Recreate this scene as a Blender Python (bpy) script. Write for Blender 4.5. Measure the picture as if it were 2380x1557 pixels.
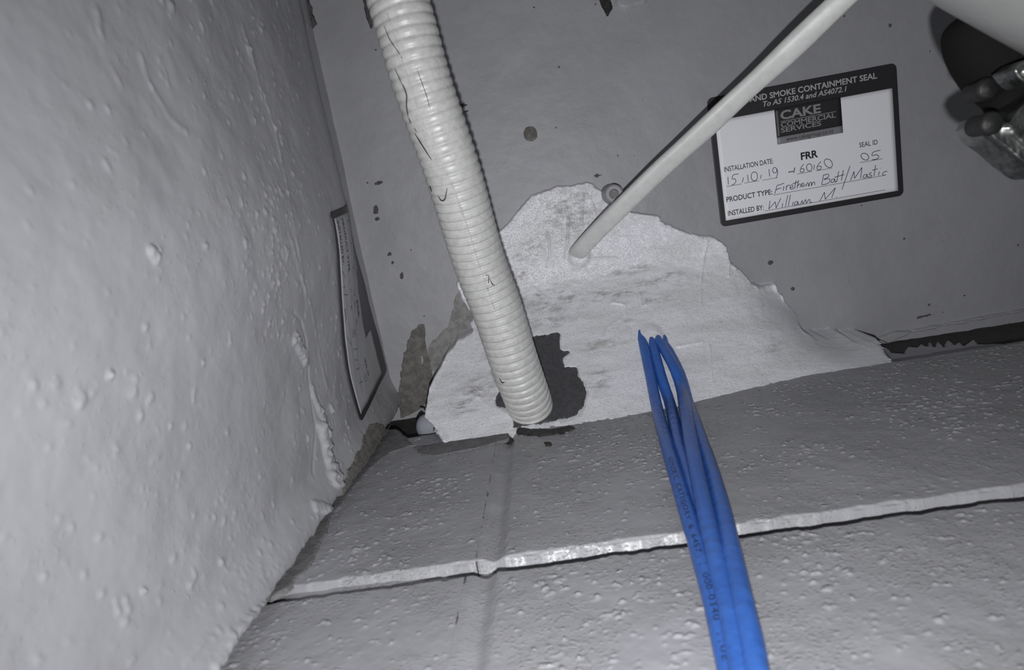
import bpy, math, random
import numpy as np
from mathutils import Vector, Matrix
from mathutils.bvhtree import BVHTree

sc = bpy.context.scene
C = sc.collection
for o in list(bpy.data.objects): bpy.data.objects.remove(o)
random.seed(4); RNG = np.random.default_rng(4)

# ------------------------------------------------------------------ camera
# World: x runs along the block wall, y points into the block wall, z is up.
# The camera looks steeply up at the soffit (z = CEIL) in a wall corner.
CAM_Z = 2.0; CEIL = 2.5; H = 0.1395; XL = -0.1455
F, CX, CY = 1420.0, 1190.0, 778.5
R = np.array([[0.98411245, 0.17321456, 0.03897961],
              [-0.16287018, 0.96814209, -0.19019515],
              [-0.07068237, 0.1808248, 0.98097217]])      # rows: camera right, down, forward in world axes
CAM = np.array([0, 0, CAM_Z])
cd = bpy.data.cameras.new('camera'); cam = bpy.data.objects.new('camera', cd); C.objects.link(cam)
m = Matrix.Identity(4)
for i in range(3):
    m[i][0] = R[0][i]; m[i][1] = -R[1][i]; m[i][2] = -R[2][i]; m[i][3] = CAM[i]
cam.matrix_world = m
cd.sensor_width = 36.0; cd.sensor_fit = 'HORIZONTAL'; cd.lens = F / 2380 * 36
cd.clip_start = 0.005; cd.clip_end = 20
cd.dof.use_dof = True; cd.dof.focus_distance = 0.45; cd.dof.aperture_fstop = 13
sc.camera = cam

# ------------------------------------------------------------------ light
w = bpy.data.worlds.new('world'); sc.world = w; w.use_nodes = True
w.node_tree.nodes['Background'].inputs[0].default_value = (0.92, 0.95, 1, 1)
w.node_tree.nodes['Background'].inputs[1].default_value = 0.06
fl = bpy.data.lights.new('phone_flash', 'SPOT'); fl.energy = 4.9; fl.color = (0.98, 0.985, 1.0)
fl.spot_size = math.radians(146); fl.spot_blend = 1.0
fl.shadow_soft_size = 0.003
flo = bpy.data.objects.new('phone_flash', fl); C.objects.link(flo)
flo.location = CAM + R.T @ np.array([0.003, 0.032, -0.015])
flo.rotation_euler = Vector(R.T @ np.array([.16, -.09, 1])).to_track_quat('-Z', 'Y').to_euler()
vs = sc.view_settings; vs.view_transform = 'Standard'; vs.look = 'None'; vs.gamma = 1
vs.use_curve_mapping = False; vs.exposure = 0.0

# ------------------------------------------------------------------ helpers
def ray(px, py):
    return R.T @ np.array([(px - CX) / F, (py - CY) / F, 1.0])
def at_z(px, py, W):            # world point at height W above the camera
    d = ray(px, py); return CAM + d * (W / d[2])
def at_y(px, py, V):
    d = ray(px, py); return CAM + d * (V / d[1])
def at_x(px, py, X):
    d = ray(px, py); return CAM + d * (X / d[0])
def ceil_xy(pts): return [tuple(at_z(x, y, CEIL - CAM_Z)[:2]) for x, y in pts]
def wall_xz(pts): return [(p[0], p[2]) for p in (at_y(x, y, H) for x, y in pts)]

_tab = RNG.random((256, 256))
def vn(a, b, seed=0):           # smooth value noise -1..1
    a = np.asarray(a) + 37.3 * seed + 500; b = np.asarray(b) + 91.7 * seed + 500
    ia = np.floor(a).astype(int); ib = np.floor(b).astype(int)
    fa = a - ia; fb = b - ib
    fa = fa * fa * (3 - 2 * fa); fb = fb * fb * (3 - 2 * fb)
    g = lambda i, j: _tab[i & 255, j & 255]
    return 2 * ((g(ia, ib) * (1 - fa) + g(ia + 1, ib) * fa) * (1 - fb) + (g(ia, ib + 1) * (1 - fa) + g(ia + 1, ib + 1) * fa) * fb) - 1
def fbm(a, b, seed=0, n=4):
    s = 0; k = 1.0; f = 1.0
    for i in range(n):
        s = s + k * vn(np.asarray(a) * f, np.asarray(b) * f, seed + i * 3); k *= .5; f *= 2.03
    return s / 1.8
def sstep(e0, e1, x):
    t = np.clip((x - e0) / (e1 - e0), 0, 1); return t * t * (3 - 2 * t)
def sdf(poly, a, b):            # positive inside
    P = np.array(poly, float); Q = np.roll(P, -1, 0)
    d2 = np.full(a.shape, 1e9); ins = np.zeros(a.shape, bool)
    for (x0, y0), (x1, y1) in zip(P, Q):
        dx, dy = x1 - x0, y1 - y0; L = dx * dx + dy * dy + 1e-18
        t = np.clip(((a - x0) * dx + (b - y0) * dy) / L, 0, 1)
        d2 = np.minimum(d2, (a - x0 - t * dx) ** 2 + (b - y0 - t * dy) ** 2)
        c = ((y0 > b) != (y1 > b)) & (a < dx * (b - y0) / (dy if abs(dy) > 1e-12 else 1e-12) + x0)
        ins ^= c
    return np.where(ins, 1, -1) * np.sqrt(d2)
def dline(pts, a, b):           # distance to an open polyline
    d2 = np.full(np.shape(a), 1e9)
    for (x0, y0), (x1, y1) in zip(pts[:-1], pts[1:]):
        dx, dy = x1 - x0, y1 - y0; L = dx * dx + dy * dy + 1e-18
        t = np.clip(((a - x0) * dx + (b - y0) * dy) / L, 0, 1)
        d2 = np.minimum(d2, (a - x0 - t * dx) ** 2 + (b - y0 - t * dy) ** 2)
    return np.sqrt(d2)

def tag(o, label=None, cat=None, group=None, kind=None):
    for k, v in (('label', label), ('category', cat), ('group', group), ('kind', kind)):
        if v: o[k] = v
    return o
def empty(name, loc, label, cat, group=None):
    o = bpy.data.objects.new(name, None); C.objects.link(o); o.location = loc; o.empty_display_size = .02
    return tag(o, label, cat, group)
def obj(name, V, Fc, mat, parent=None, smooth=True, base=None, attrs=None):
    V = np.asarray(V, float).reshape(-1, 3)
    org = np.array(base if base is not None else (0, 0, 0), float)
    p = parent; acc = np.zeros(3)
    while p is not None: acc += np.array(p.location); p = p.parent
    me = bpy.data.meshes.new(name)
    Vl = V - org - acc * 1.0
    if isinstance(Fc, np.ndarray):
        me.vertices.add(len(Vl)); me.vertices.foreach_set('co', Vl.astype(np.float32).ravel())
        n = Fc.shape[1]
        me.loops.add(Fc.size); me.loops.foreach_set('vertex_index', Fc.astype(np.int32).ravel())
        me.polygons.add(len(Fc)); me.polygons.foreach_set('loop_start', np.arange(0, Fc.size, n, dtype=np.int32))
        me.update(calc_edges=True)
    else:
        me.from_pydata([tuple(v) for v in Vl], [], [tuple(f) for f in Fc])
    me.validate()
    for k, v in (attrs or {}).items():
        at = me.attributes.new(k, 'FLOAT', 'POINT'); at.data.foreach_set('value', np.asarray(v, np.float32).ravel())
    me.polygons.foreach_set('use_smooth', [smooth] * len(me.polygons))
    me.materials.append(mat)
    o = bpy.data.objects.new(name, me); C.objects.link(o); o.location = org
    if parent is not None: o.parent = parent
    return o
def gridfaces(na, nb, mask=None):
    i = np.arange(na * nb).reshape(na, nb)
    q = np.stack([i[:-1, :-1], i[1:, :-1], i[1:, 1:], i[:-1, 1:]], -1)
    if mask is not None:
        mm = mask[:-1, :-1] | mask[1:, :-1] | mask[1:, 1:] | mask[:-1, 1:]
        q = q[mm]
    return q.reshape(-1, 4)
def compact(V, Fc):
    u, inv = np.unique(Fc, return_inverse=True)
    return V[u], inv.reshape(Fc.shape), u
def sheet(name, poly, mapf, thick, mat, parent, res=.0008, edge=.002, rag=(.0012, .006), seed=1, extra=None, attrs=None, sink=.0008, base=None):
    """a lumpy layer spread on a surface inside a ragged outline; its rim dips below the surface"""
    P = np.array(poly); lo = P.min(0) - .004; hi = P.max(0) + .004
    a = np.arange(lo[0], hi[0], res); b = np.arange(lo[1], hi[1], res)
    A, B = np.meshgrid(a, b, indexing='ij')
    s = sdf(poly, A, B) + rag[0] * fbm(A / rag[1], B / rag[1], seed, 4)
    t = thick * sstep(0, edge, s)
    if extra is not None: t = t + extra(A, B, s) * sstep(0, edge, s)
    t = np.where(s < 0, -sink, t)
    V = mapf(A, B, t, s)
    Fc = gridfaces(len(a), len(b), s > 0)
    at = attrs(A, B, s) if attrs else {}
    V, Fc, u = compact(V.reshape(-1, 3), Fc)
    return obj(name, V, Fc, mat, parent, attrs={k: v.ravel()[u] for k, v in at.items()}, base=base)

# ---- materials
def mat(name, col, rough=.5, metal=0, spec=.5):
    m = bpy.data.materials.new(name); m.use_nodes = True
    b = m.node_tree.nodes['Principled BSDF']
    b.inputs['Base Color'].default_value = (*col, 1); b.inputs['Roughness'].default_value = rough
    b.inputs['Metallic'].default_value = metal; b.inputs['Specular IOR Level'].default_value = spec
    return m, m.node_tree, b
def N(nt, t, **kw):
    n = nt.nodes.new(t)
    for k, v in kw.items():
        if k in n.inputs: n.inputs[k].default_value = v
        else: setattr(n, k, v)
    return n
def coords(nt, scale=(1, 1, 1)):
    g = N(nt, 'ShaderNodeNewGeometry'); mp = N(nt, 'ShaderNodeMapping'); mp.inputs['Scale'].default_value = scale
    nt.links.new(g.outputs['Position'], mp.inputs['Vector']); return mp.outputs['Vector']
def noise(nt, vec, scale, detail=3, rough=.5, lo=None, hi=None):
    n = N(nt, 'ShaderNodeTexNoise', Scale=scale, Detail=detail, Roughness=rough)
    nt.links.new(vec, n.inputs['Vector']); out = n.outputs['Fac']
    if lo is not None:
        r = N(nt, 'ShaderNodeMapRange', interpolation_type='SMOOTHSTEP'); nt.links.new(out, r.inputs['Value'])
        r.inputs['From Min'].default_value = lo; r.inputs['From Max'].default_value = hi; out = r.outputs['Result']
    return out
def bump(nt, height, dist, prev=None, strength=1.0):
    b = N(nt, 'ShaderNodeBump', Strength=strength, Distance=dist); nt.links.new(height, b.inputs['Height'])
    if prev is not None: nt.links.new(prev, b.inputs['Normal'])
    return b.outputs['Normal']
def mixc(nt, fac, c1, c2):
    mx = N(nt, 'ShaderNodeMix', data_type='RGBA')
    nt.links.new(fac, mx.inputs[0])
    for s, c in ((6, c1), (7, c2)):
        if isinstance(c, tuple): mx.inputs[s].default_value = (*c, 1)
        else: nt.links.new(c, mx.inputs[s])
    return mx.outputs[2]
def math_(nt, op, a, b):
    n = N(nt, 'ShaderNodeMath', operation=op)
    for i, v in enumerate((a, b)):
        if isinstance(v, (int, float)): n.inputs[i].default_value = v
        else: nt.links.new(v, n.inputs[i])
    return n.outputs[0]

def paint(name, c1, c2, rough=.42, wave=.0008, drip=.0004, dripscale=330, lo=.60, hi=.70, spk=False, stretch=(1, 1, 1)):
    m, nt, b = mat(name, c1, rough)
    v = coords(nt); vd = coords(nt, stretch)
    col = mixc(nt, noise(nt, v, 14, 4, .6, .35, .7), c1, c2)
    if spk:
        vo = N(nt, 'ShaderNodeTexVoronoi', Scale=70); nt.links.new(v, vo.inputs['Vector'])
        rn = noise(nt, v, 900, 1)
        thr = N(nt, 'ShaderNodeMapRange', interpolation_type='LINEAR')
        nt.links.new(math_(nt, 'ADD', vo.outputs['Distance'], math_(nt, 'MULTIPLY', rn, .08)), thr.inputs['Value'])
        thr.inputs['From Min'].default_value = .085; thr.inputs['From Max'].default_value = .105
        thr.inputs['To Min'].default_value = 1; thr.inputs['To Max'].default_value = 0
        sep = N(nt, 'ShaderNodeSeparateColor'); nt.links.new(vo.outputs['Color'], sep.inputs[0])
        sel = math_(nt, 'GREATER_THAN', sep.outputs[0], .62)
        col = mixc(nt, math_(nt, 'MULTIPLY', thr.outputs[0], sel), col, (.07, .065, .06))
    nt.links.new(col, b.inputs['Base Color'])
    n = bump(nt, noise(nt, v, 45, 3, .5), wave)
    h = noise(nt, vd, dripscale, 2, .55, lo, hi)
    big = noise(nt, v, 28, 2, .5, .35, .62)
    n = bump(nt, math_(nt, 'MULTIPLY', h, big), drip, n)
    n = bump(nt, noise(nt, v, 1500, 2, .5), .00005, n)
    nt.links.new(n, b.inputs['Normal'])
    return m
M = {}
M['ceil'] = paint('ceiling_paint', (.335, .335, .358), (.31, .31, .325), .5, .0012, .00012, 260, .62, .75, spk=True)
M['block'] = paint('block_paint', (.31, .31, .33), (.275, .275, .287), .36, .0008, .0004, 800, .50, .8, stretch=(.75, 1, 1.2))
M['left'] = paint('left_wall_paint', (.37, .37, .39), (.34, .34, .355), .34, .0010, .00015, 500, .55, .8)
M['mortar'] = paint('mortar_paint', (.33, .33, .345), (.30, .30, .31), .5, .001, .0004, 500, .55, .7)
def rough_mat(name, c1, c2, rough=.8, sc1=160, dist=.0012):
    m, nt, b = mat(name, c1, rough); v = coords(nt)
    nt.links.new(mixc(nt, noise(nt, v, sc1, 5, .65, .35, .65), c1, c2), b.inputs['Base Color'])
    n = bump(nt, noise(nt, v, sc1 * 3, 4, .6), dist); nt.links.new(n, b.inputs['Normal'])
    return m
M['raw'] = rough_mat('bare_concrete', (.115, .108, .098), (.185, .18, .168), .85)
M['raw_grey'] = rough_mat('thin_grey_paint', (.20, .198, .192), (.30, .295, .29), .8)
M['bare_grey'] = rough_mat('unpainted_grey', (.135, .133, .135), (.20, .198, .205), .7, 220, .0006)
M['filler'] = rough_mat('dark_joint_filler', (.035, .031, .029), (.055, .05, .047), .8)
M['dark_grey'] = rough_mat('dark_patch', (.05, .048, .05), (.10, .10, .105), .7)
M['pit'] = rough_mat('dirty_pit', (.09, .088, .09), (.16, .16, .165), .8, 600)
M['soot'] = rough_mat('black_smear', (.012, .012, .013), (.05, .048, .045), .6, 400)
M['dark_mastic'] = rough_mat('dark_graphite_mastic', (.052, .052, .058), (.075, .075, .082), .62, 300, .0004)
m, nt, b = mat('white_mastic', (.8, .8, .83), .42); v = coords(nt)
at = N(nt, 'ShaderNodeAttribute', attribute_name='stain'); vs_ = coords(nt, (.45, 1.2, 1))
st = math_(nt, 'MULTIPLY', at.outputs['Fac'], noise(nt, vs_, 190, 5, .7, .40, .68))
base = mixc(nt, noise(nt, coords(nt, (.35, 1, 1)), 55, 3, .6, .4, .65), (.80, .80, .845), (.72, .72, .74))
nt.links.new(mixc(nt, st, base, (.33, .325, .32)), b.inputs['Base Color'])
n = bump(nt, noise(nt, coords(nt, (.3, 1.3, 1)), 140, 4, .6), .0006)
n = bump(nt, noise(nt, v, 900, 3, .6, .5, .8), .0003, n)
nt.links.new(n, b.inputs['Normal']); M['mastic'] = m
def simple(name, col, rough=.4, metal=0, bs=None, bd=.0002, c2=None):
    m, nt, b = mat(name, col, rough, metal); v = coords(nt)
    if c2: nt.links.new(mixc(nt, noise(nt, v, bs or 100, 4, .6, .35, .7), col, c2), b.inputs['Base Color'])
    if bs: nt.links.new(bump(nt, noise(nt, v, bs, 3, .55), bd), b.inputs['Normal'])
    return m
M['conduit'] = simple('cream_grey_conduit_plastic', (.54, .54, .525), .38, 0, 300, .00012, (.45, .45, .435))
M['white_cable'] = simple('white_cable_sheath', (.66, .66, .645), .4, 0, 200, .0001, (.60, .60, .585))
M['blue'] = simple('blue_cable_jacket', (.032, .112, .41), .36, 0, 130, .0006, (.04, .13, .45))
M['hair'] = simple('black_crack', (.012, .012, .012), .7)
M['ink'] = simple('dark_blue_ink', (.03, .032, .085), .5)
M['print'] = simple('black_print', (.018, .017, .02), .5)
M['lab_dark'] = simple('label_black', (.026, .024, .027), .45, 0, 500, .00003)
M['lab_white'] = simple('label_white', (.88, .88, .92), .5, 0, 300, .00003)
M['lab_shaded'] = simple('shaded_label_white', (.40, .40, .415), .6, 0, 300, .00003)  # grazing shade on the second label put into its paper colour
M['lab_grey'] = simple('label_grey_strip', (.23, .23, .245), .5)
M['lab_text'] = simple('label_pale_lettering', (.44, .44, .45), .5)
M['lab_logo'] = simple('label_grey_lettering', (.27, .27, .275), .5)
M['foam'] = simple('grey_foam', (.30, .31, .35), .8, 0, 700, .0003, (.28, .29, .33))
M['pipe'] = simple('white_pipe_paint', (.27, .27, .265), .55, 0, 60, .0006)
M['rubber'] = simple('black_rubber', (.009, .008, .008), .85, 0, 200, .0003)
M['rubber'].node_tree.nodes['Principled BSDF'].inputs['Specular IOR Level'].default_value = .12
M['metal'] = simple('cast_metal', (.28, .29, .28), .33, 1, 55, .003, (.18, .19, .18))
M['steel'] = simple('dull_bolt_steel', (.012, .012, .012), .55, 0, 300, .0004)

# ------------------------------------------------------------------ setting
def struct(o, label, cat): return tag(o, label, cat, kind='structure')
# --- ceiling
xs = np.concatenate([np.arange(XL - .12, .62, .004), np.arange(.62, 1.4, .05)])
ys = np.concatenate([np.arange(-1.1, -.32, .05), np.arange(-.32, H + .05, .004)])
A, B = np.meshgrid(xs, ys, indexing='ij')
Z = CEIL + .0006 * fbm(A / .05, B / .05, 3)
ceil_o = obj('ceiling', np.stack([A, B, Z], -1), gridfaces(len(xs), len(ys)), M['ceil'], base=(0, 0, CEIL))
struct(ceil_o, 'smooth grey painted concrete soffit carrying the seal label', 'ceiling')
def on_ceil(A, B, t, s): return np.stack([A, B, CEIL - t], -1)

# --- block wall: blocks, raked joints, dark filler band under the soffit
wall = bpy.data.objects.new('wall_back', None); C.objects.link(wall); wall.location = (0, H, 1.8)
struct(wall, 'grey painted concrete block wall with a raked bed joint', 'wall')
W1, BT = .2395, .4205                       # bottom and top of the upper course (above the camera)
COURSE = .1905; JX = -.0435; JW = .011
def block(x0, x1, z0, z1, seed, name='block'):
    """one concrete block: pitted front face with ragged arrises and returned sides"""
    def axis(p, q, f0, f1):                      # fine steps where the photograph shows the block, coarse elsewhere
        out = [p]
        while out[-1] < q: out.append(out[-1] + (.0006 if f0 < out[-1] < f1 else .004))
        return np.array(out[:-1])
    a = np.unique(np.concatenate([axis(x0, x1, -.152, .42), [x0 + .0008, x0 + .0016, x1 - .0016, x1 - .0008, x1]]))
    b = np.unique(np.concatenate([axis(z0, z1, CAM_Z + .085, 3), [z0 + .0008, z0 + .0016, z1 - .0016, z1 - .0008, z1]]))
    A, B = np.meshgrid(a, b, indexing='ij')
    e = np.minimum(np.minimum(A - x0, x1 - A), np.minimum(B - z0, z1 - B))
    e = e + .0013 * fbm(A / .006, B / .006, seed, 5)
    Y = H + .0013 * (1 - sstep(0, .0014, e)) + .00045 * fbm(A / .03, B / .03, seed + 5) + .00018 * fbm(A / .006, B / .006, seed + 9)
    cl = sstep(-.25, .55, fbm(A / .035, B / .035, seed + 31, 3))
    fl_ = .6 * vn(A / .0026 + .8 * vn(A / .005, B / .005, 4), B / .0016, seed + 33) + .4 * vn(A / .0014, B / .0010, seed + 35)
    Y -= .0009 * np.clip(fl_ - (.50 - .26 * cl), 0, .4) / .4 * sstep(.001, .004, e)
    dz = np.where(B < z0 + 1e-5, .0006 * fbm(A / .010, A * 0, seed + 2, 3), 0)
    V = np.stack([A, Y, B + dz], -1)
    na, nb = len(a), len(b); idx = np.arange(na * nb).reshape(na, nb)
    loop = np.concatenate([idx[:, 0], idx[-1, 1:], idx[-2::-1, -1], idx[0, -2:0:-1]])
    back = V.reshape(-1, 3)[loop].copy(); back[:, 1] = H + .06
    k = na * nb + np.arange(len(loop)); nx = np.roll(np.arange(len(loop)), -1)
    side = np.stack([loop, k, k[nx], loop[nx]], -1)
    VV = np.concatenate([V.reshape(-1, 3), back]); FF = np.concatenate([gridfaces(na, nb), side])
    o = obj(name, VV, FF, M['block'], wall)
    return o
zt = CAM_Z + BT; zb = CAM_Z + W1
for r in range(3):
    z1 = zt - r * COURSE; z0 = z1 - (COURSE - .011)
    if r == 0: z0 = zb
    off = 0 if r == 0 else -.0025
    for c in range(-1, 2):
        x0 = JX + off + c * .4 + JW / 2; x1 = x0 + .4 - JW
        block(x0, x1, z0, z1, 11 + 7 * r + c)
def strip(name, x0, x1, z0, z1, yf, mat_, res=.002, seed=1, amp=.0006, close=False):
    a = np.arange(x0, x1 + res, res); b = np.linspace(z0, z1, max(3, int((z1 - z0) / res) + 1))
    A, B = np.meshgrid(a, b, indexing='ij')
    Y = yf(A, B) + amp * fbm(A / .01, B / .01, seed)
    V = np.stack([A, Y, B], -1)
    if close:                                   # return the lower end back into the wall
        low = V[:, :1].copy(); low[..., 1] += .03; V = np.concatenate([low, V], 1)
    return obj(name, V, gridfaces(*V.shape[:2]), mat_, wall)
for r in range(2):
    zc = zt - (r + 1) * COURSE
    strip('bed_joint', -.44, .75, zc - .002, zc + .014, lambda A, B: H + .0035 + .0055 * sstep(-.11, .0, A), M['mortar'], seed=3 + r)
for r in range(3):
    for c in range(0, 2):
        z1 = zt - r * COURSE
        xx = JX + (0 if r == 0 else -.0025) + c * .4
        strip('head_joint', xx - .0075, xx + .0075, (zb if r == 0 else z1 - COURSE + .011) + .0010, z1 - .001, lambda A, B, xx=xx: H + .0001 + .0024 * np.maximum(0, np.cos((A - xx - .0014) / .0038)) ** 2, M['block'], res=.0012, seed=8 + r, amp=.0003, close=True)
strip('joint_filler', -.3, .75, zt - .03, CEIL + .002, lambda A, B: H + .010 + 0 * A, M['filler'], seed=21, amp=.0008)
# ragged grey paint brushed up over the dark band, right of the seal
pp = [(1990, 862), (2030, 805), (2062, 806), (2074, 818), (2100, 820), (2108, 804), (2130, 806), (2140, 795), (2155, 803), (2160, 788), (2172, 805), (2180, 790),
      (2195, 805), (2202, 785), (2220, 800), (2228, 790), (2240, 802), (2262, 785), (2275, 798), (2330, 798), (2390, 788), (2390, 800), (2200, 833), (2040, 862)]
def on_wall(A, B, t, s): return np.stack([A, H + .0088 - t , B], -1)
sheet('paint_smear', [(p[0], p[2]) for p in (at_y(x, y, H + .0072) for x, y in pp)], on_wall, .0014, M['ceil'], wall, res=.0007, edge=.0012, rag=(.0010, .004), seed=31)
# bare strip at the arris of the soffit beside the dark band
sheet('paint_edge', ceil_xy([(2030, 785), (2075, 768), (2115, 766), (2240, 742), (2390, 714), (2390, 722), (2240, 751), (2118, 773), (2060, 800)]),
      on_ceil, .0035, M['ceil'], ceil_o, res=.0008, edge=.0015, rag=(.0008, .006), seed=33)

def on_block(A, B, t, s): return np.stack([A, H - t + .0002, B], -1)
sheet('bare_strip', wall_xz([(880, 1000), (924, 998), (962, 1036), (916, 1051), (884, 1071), (852, 1103), (827, 1130), (790, 1180), (772, 1205), (757, 1244), (731, 1300), (707, 1335), (674, 1366), (630, 1395), (600, 1380), (700, 1180), (800, 1050)]),
      on_block, .0011, M['bare_grey'], wall, res=.0007, edge=.0009, rag=(.0016, .008), seed=35)
sheet('bare_strip', wall_xz([(960, 1040), (1040, 1028), (1182, 1008), (1185, 1022), (1140, 1036), (1090, 1046), (1010, 1062), (970, 1056)]), on_block, .0010, M['bare_grey'], wall, res=.0008, edge=.0009, rag=(.0016, .010), seed=36)
# --- left wall
def left_base(y, z):
    Wd = z - CAM_Z
    amp = .0035 + .0165 * (1 - sstep(-.03, .09, y))
    return amp * (1 - sstep(.405, .488, Wd)) + .0075 * sstep(.110, .138, y)
def left_disp(y, z):
    d = left_base(y, z)
    d = d + .0016 * fbm(y / .06, z / .06, 41, 3) + .00035 * fbm(y / .012, z / .012, 45, 3)
    return d
def left_yz(pts):                # where a sight line meets the wavy left wall
    out = []
    for x, y in pts:
        X_ = XL + .004
        for _ in range(40):
            p = at_x(x, y, X_); X_ = .6 * X_ + .4 * (XL + float(left_disp(p[1], p[2])))
        out.append((p[1], p[2]))
    return out
ridge = [left_yz(p) for p in ([(566, 60), (590, 150), (640, 300), (665, 420)], [(672, 540), (700, 650), (725, 720), (740, 800), (760, 900)],
                              [(690, 560), (705, 655), (716, 720)], [(330, 140), (345, 190), (400, 280), (470, 330)], [(225, 20), (240, 115)], [(255, 150), (280, 195)])]
lumps = [(left_yz([(686, 790), (702, 820), (712, 838)]), .0045, .0016), (left_yz([(725, 905), (740, 950), (752, 975)]), .0030, .0016),
         (left_yz([(748, 1000), (762, 1060), (778, 1115)]), .0060, .0030), (left_yz([(768, 945), (772, 955)]), .0022, .0014),
         (left_yz([(714, 1010), (716, 1025)]), .0012, .0010), (left_yz([(352, 585), (362, 600)]), .0022, .0016), (left_yz([(255, 872)]*2), .0016, .0014),
         (left_yz([(440, 1036)]*2), .0011, .0010), (left_yz([(333, 1373)]*2), .0012, .0010), (left_yz([(735, 1175), (770, 1190)]), .004, .0016),
         (left_yz([(505, 1550), (530, 1500), (562, 1455), (600, 1425), (640, 1400)]), .0026, .0016), (left_yz([(430, 1545), (470, 1490), (485, 1478)]), .0010, .0005)]
nb_ = 520
by = RNG.uniform(-.28, H - .002, nb_); bz = CAM_Z + RNG.uniform(.09, .49, nb_)
nc = 190                                                   # clusters along the ridge and near the corner
cyz = np.array([left_yz([(x, y)])[0] for x, y in zip(RNG.normal(645, 40, nc), RNG.uniform(420, 800, nc))])
cyz2 = np.array([left_yz([(x, y)])[0] for x, y in zip(RNG.normal(585, 55, 120), RNG.normal(1300, 75, 120))])
by = np.concatenate([by, cyz[:, 0], cyz2[:, 0]]); bz = np.concatenate([bz, cyz[:, 1], cyz2[:, 1]])
br = RNG.uniform(.0005, .0012, len(by)) * np.clip((bz - CAM_Z) / .3, .55, 1.1); bh = br * RNG.uniform(.35, .75, len(by))
def left_fleck(y, z):
    cl = sstep(.0, .7, fbm(y / .05, z / .05, 201, 3)); f = .65 * vn(y / .0040, z / .0040, 203) + .35 * vn(y / .002, z / .002, 205)
    return .0009 * np.clip(f - (.60 - .25 * cl), 0, .4) / .4
yl = np.concatenate([np.arange(-.9, -.24, .02), np.arange(-.24, H - .0045, .0009)])
zl = np.concatenate([np.arange(1.55, 2.09, .03), np.arange(2.09, 2.496, .0009), [2.4975, 2.499, 2.5, 2.503]])
A, B = np.meshgrid(yl, zl, indexing='ij')
D = left_disp(A, B) + left_fleck(A, B)
for y0, z0, r0, h0 in zip(by, bz, br, bh):
    i0, i1 = np.searchsorted(yl, [y0 - 3 * r0, y0 + 3 * r0]); j0, j1 = np.searchsorted(zl, [z0 - 3 * r0, z0 + 3 * r0])
    if i1 > i0 and j1 > j0:
        a_, b_ = A[i0:i1, j0:j1], B[i0:i1, j0:j1]
        D[i0:i1, j0:j1] += h0 * np.exp(-((a_ - y0) ** 2 + (b_ - z0) ** 2) / r0 ** 2)
for rp in ridge:
    dd = dline(rp, A, B); D += .0006 * np.exp(-(dd / .0014) ** 2) * (.5 + .8 * np.clip(fbm(A / .004, B / .004, 61), -.5, 1))
for lp, rad, hh in lumps:
    dd = dline(lp, A, B); rg = rad * (1 + .35 * fbm(A / .003, B / .003, 66))
    D += hh * sstep(1, .55, dd / rg) * (1 + .8 * fbm(A / .0026, B / .0026, 67, 2))
crack = left_yz([(683, 727), (700, 745), (712, 790), (716, 850), (720, 900), (728, 960), (734, 990), (730, 1050), (728, 1100)])
D -= .0007 * np.exp(-(dline(crack, A, B) / .0009) ** 2)
X = XL + D
# ragged free edge beside the block wall, and a rounded return
eg = np.clip((A - (H - .012)) / .0075, 0, 1)
edge_n = .0030 * fbm(A * 0 + 3, B / .009, 71, 5)
Y = A + eg * edge_n
X = X - .0012 * eg ** 3
na, nbz = len(yl), len(zl)
V = np.stack([X, Y, B], -1)
lastY = Y[-1]
ret = [np.stack([X[-1] - dx, lastY + dy, B[-1]], -1)[None] for dx, dy in ((.0008, .0006), (.0025, .0008), (.012, -.001), (.05, -.002))]
V = np.concatenate([V] + ret, 0)
left_o = obj('wall_left', V, gridfaces(V.shape[0], nbz), M['left'], base=(XL, 0, 1.55))
struct(left_o, 'rough white painted wall with paint runs and blobs on the left', 'wall')
def left_x(y, z): return XL + left_disp(y, z)
def on_left(A, B, t, s): return np.stack([left_x(A, B) + t, np.minimum(A, H - .004 + .002 * fbm(A * 0 + 3, B / .009, 71, 5)), B], -1)

# bare chips in the paint
sheet('bare_patch', left_yz([(800, 1120), (812, 1085), (838, 1040), (845, 1012), (860, 985), (885, 985), (900, 1000), (915, 1005), (925, 1030), (880, 1075), (840, 1095), (800, 1150)]),
      on_left, .0007, M['raw'], left_o, res=.0007, edge=.0008, rag=(.0022, .006), seed=81)
sheet('bare_patch', ceil_xy([(940, 820), (958, 770), (972, 752), (988, 752), (990, 800), (996, 830), (1005, 850), (1003, 900), (985, 945), (930, 975), (925, 900)]),
      on_ceil, .0006, M['raw'], ceil_o, res=.0007, edge=.0006, rag=(.0018, .006), seed=83)
sheet('thin_paint_patch', ceil_xy([(1000, 800), (1040, 760), (1055, 700), (1080, 640), (1105, 640), (1105, 760), (1060, 800), (1010, 860), (985, 850)]),
      on_ceil, .0005, M['raw_grey'], ceil_o, res=.0008, edge=.0005, rag=(.0030, .010), seed=85)
sheet('paint_drop', ceil_xy([(976, 826), (984, 824), (987, 838), (982, 858), (977, 845)]), on_ceil, .0012, M['left'], ceil_o, res=.0005, rag=(.0003, .004), seed=87)
for k, (pl, mt) in enumerate([
        ([(690, -30), (705, -30), (728, 30), (736, 55), (723, 70), (708, 60), (700, 20)], 'dark_grey'),
        ([(835, -30), (872, -30), (870, 60), (862, 70), (848, 30)], 'dark_grey'),  # plain dark grey patch left of the conduit
        ([(1388, -20), (1416, -20), (1424, 20), (1412, 36), (1400, 22)], 'soot'),
        ([(1945, -10), (1965, -5), (1970, 15), (1960, 26), (1952, 15)], 'soot')]):
    sheet('dark_patch', ceil_xy(pl), on_ceil, .0012, M[mt], ceil_o, res=.0006, edge=.0008, rag=(.0015, .005), seed=90 + k)
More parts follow.
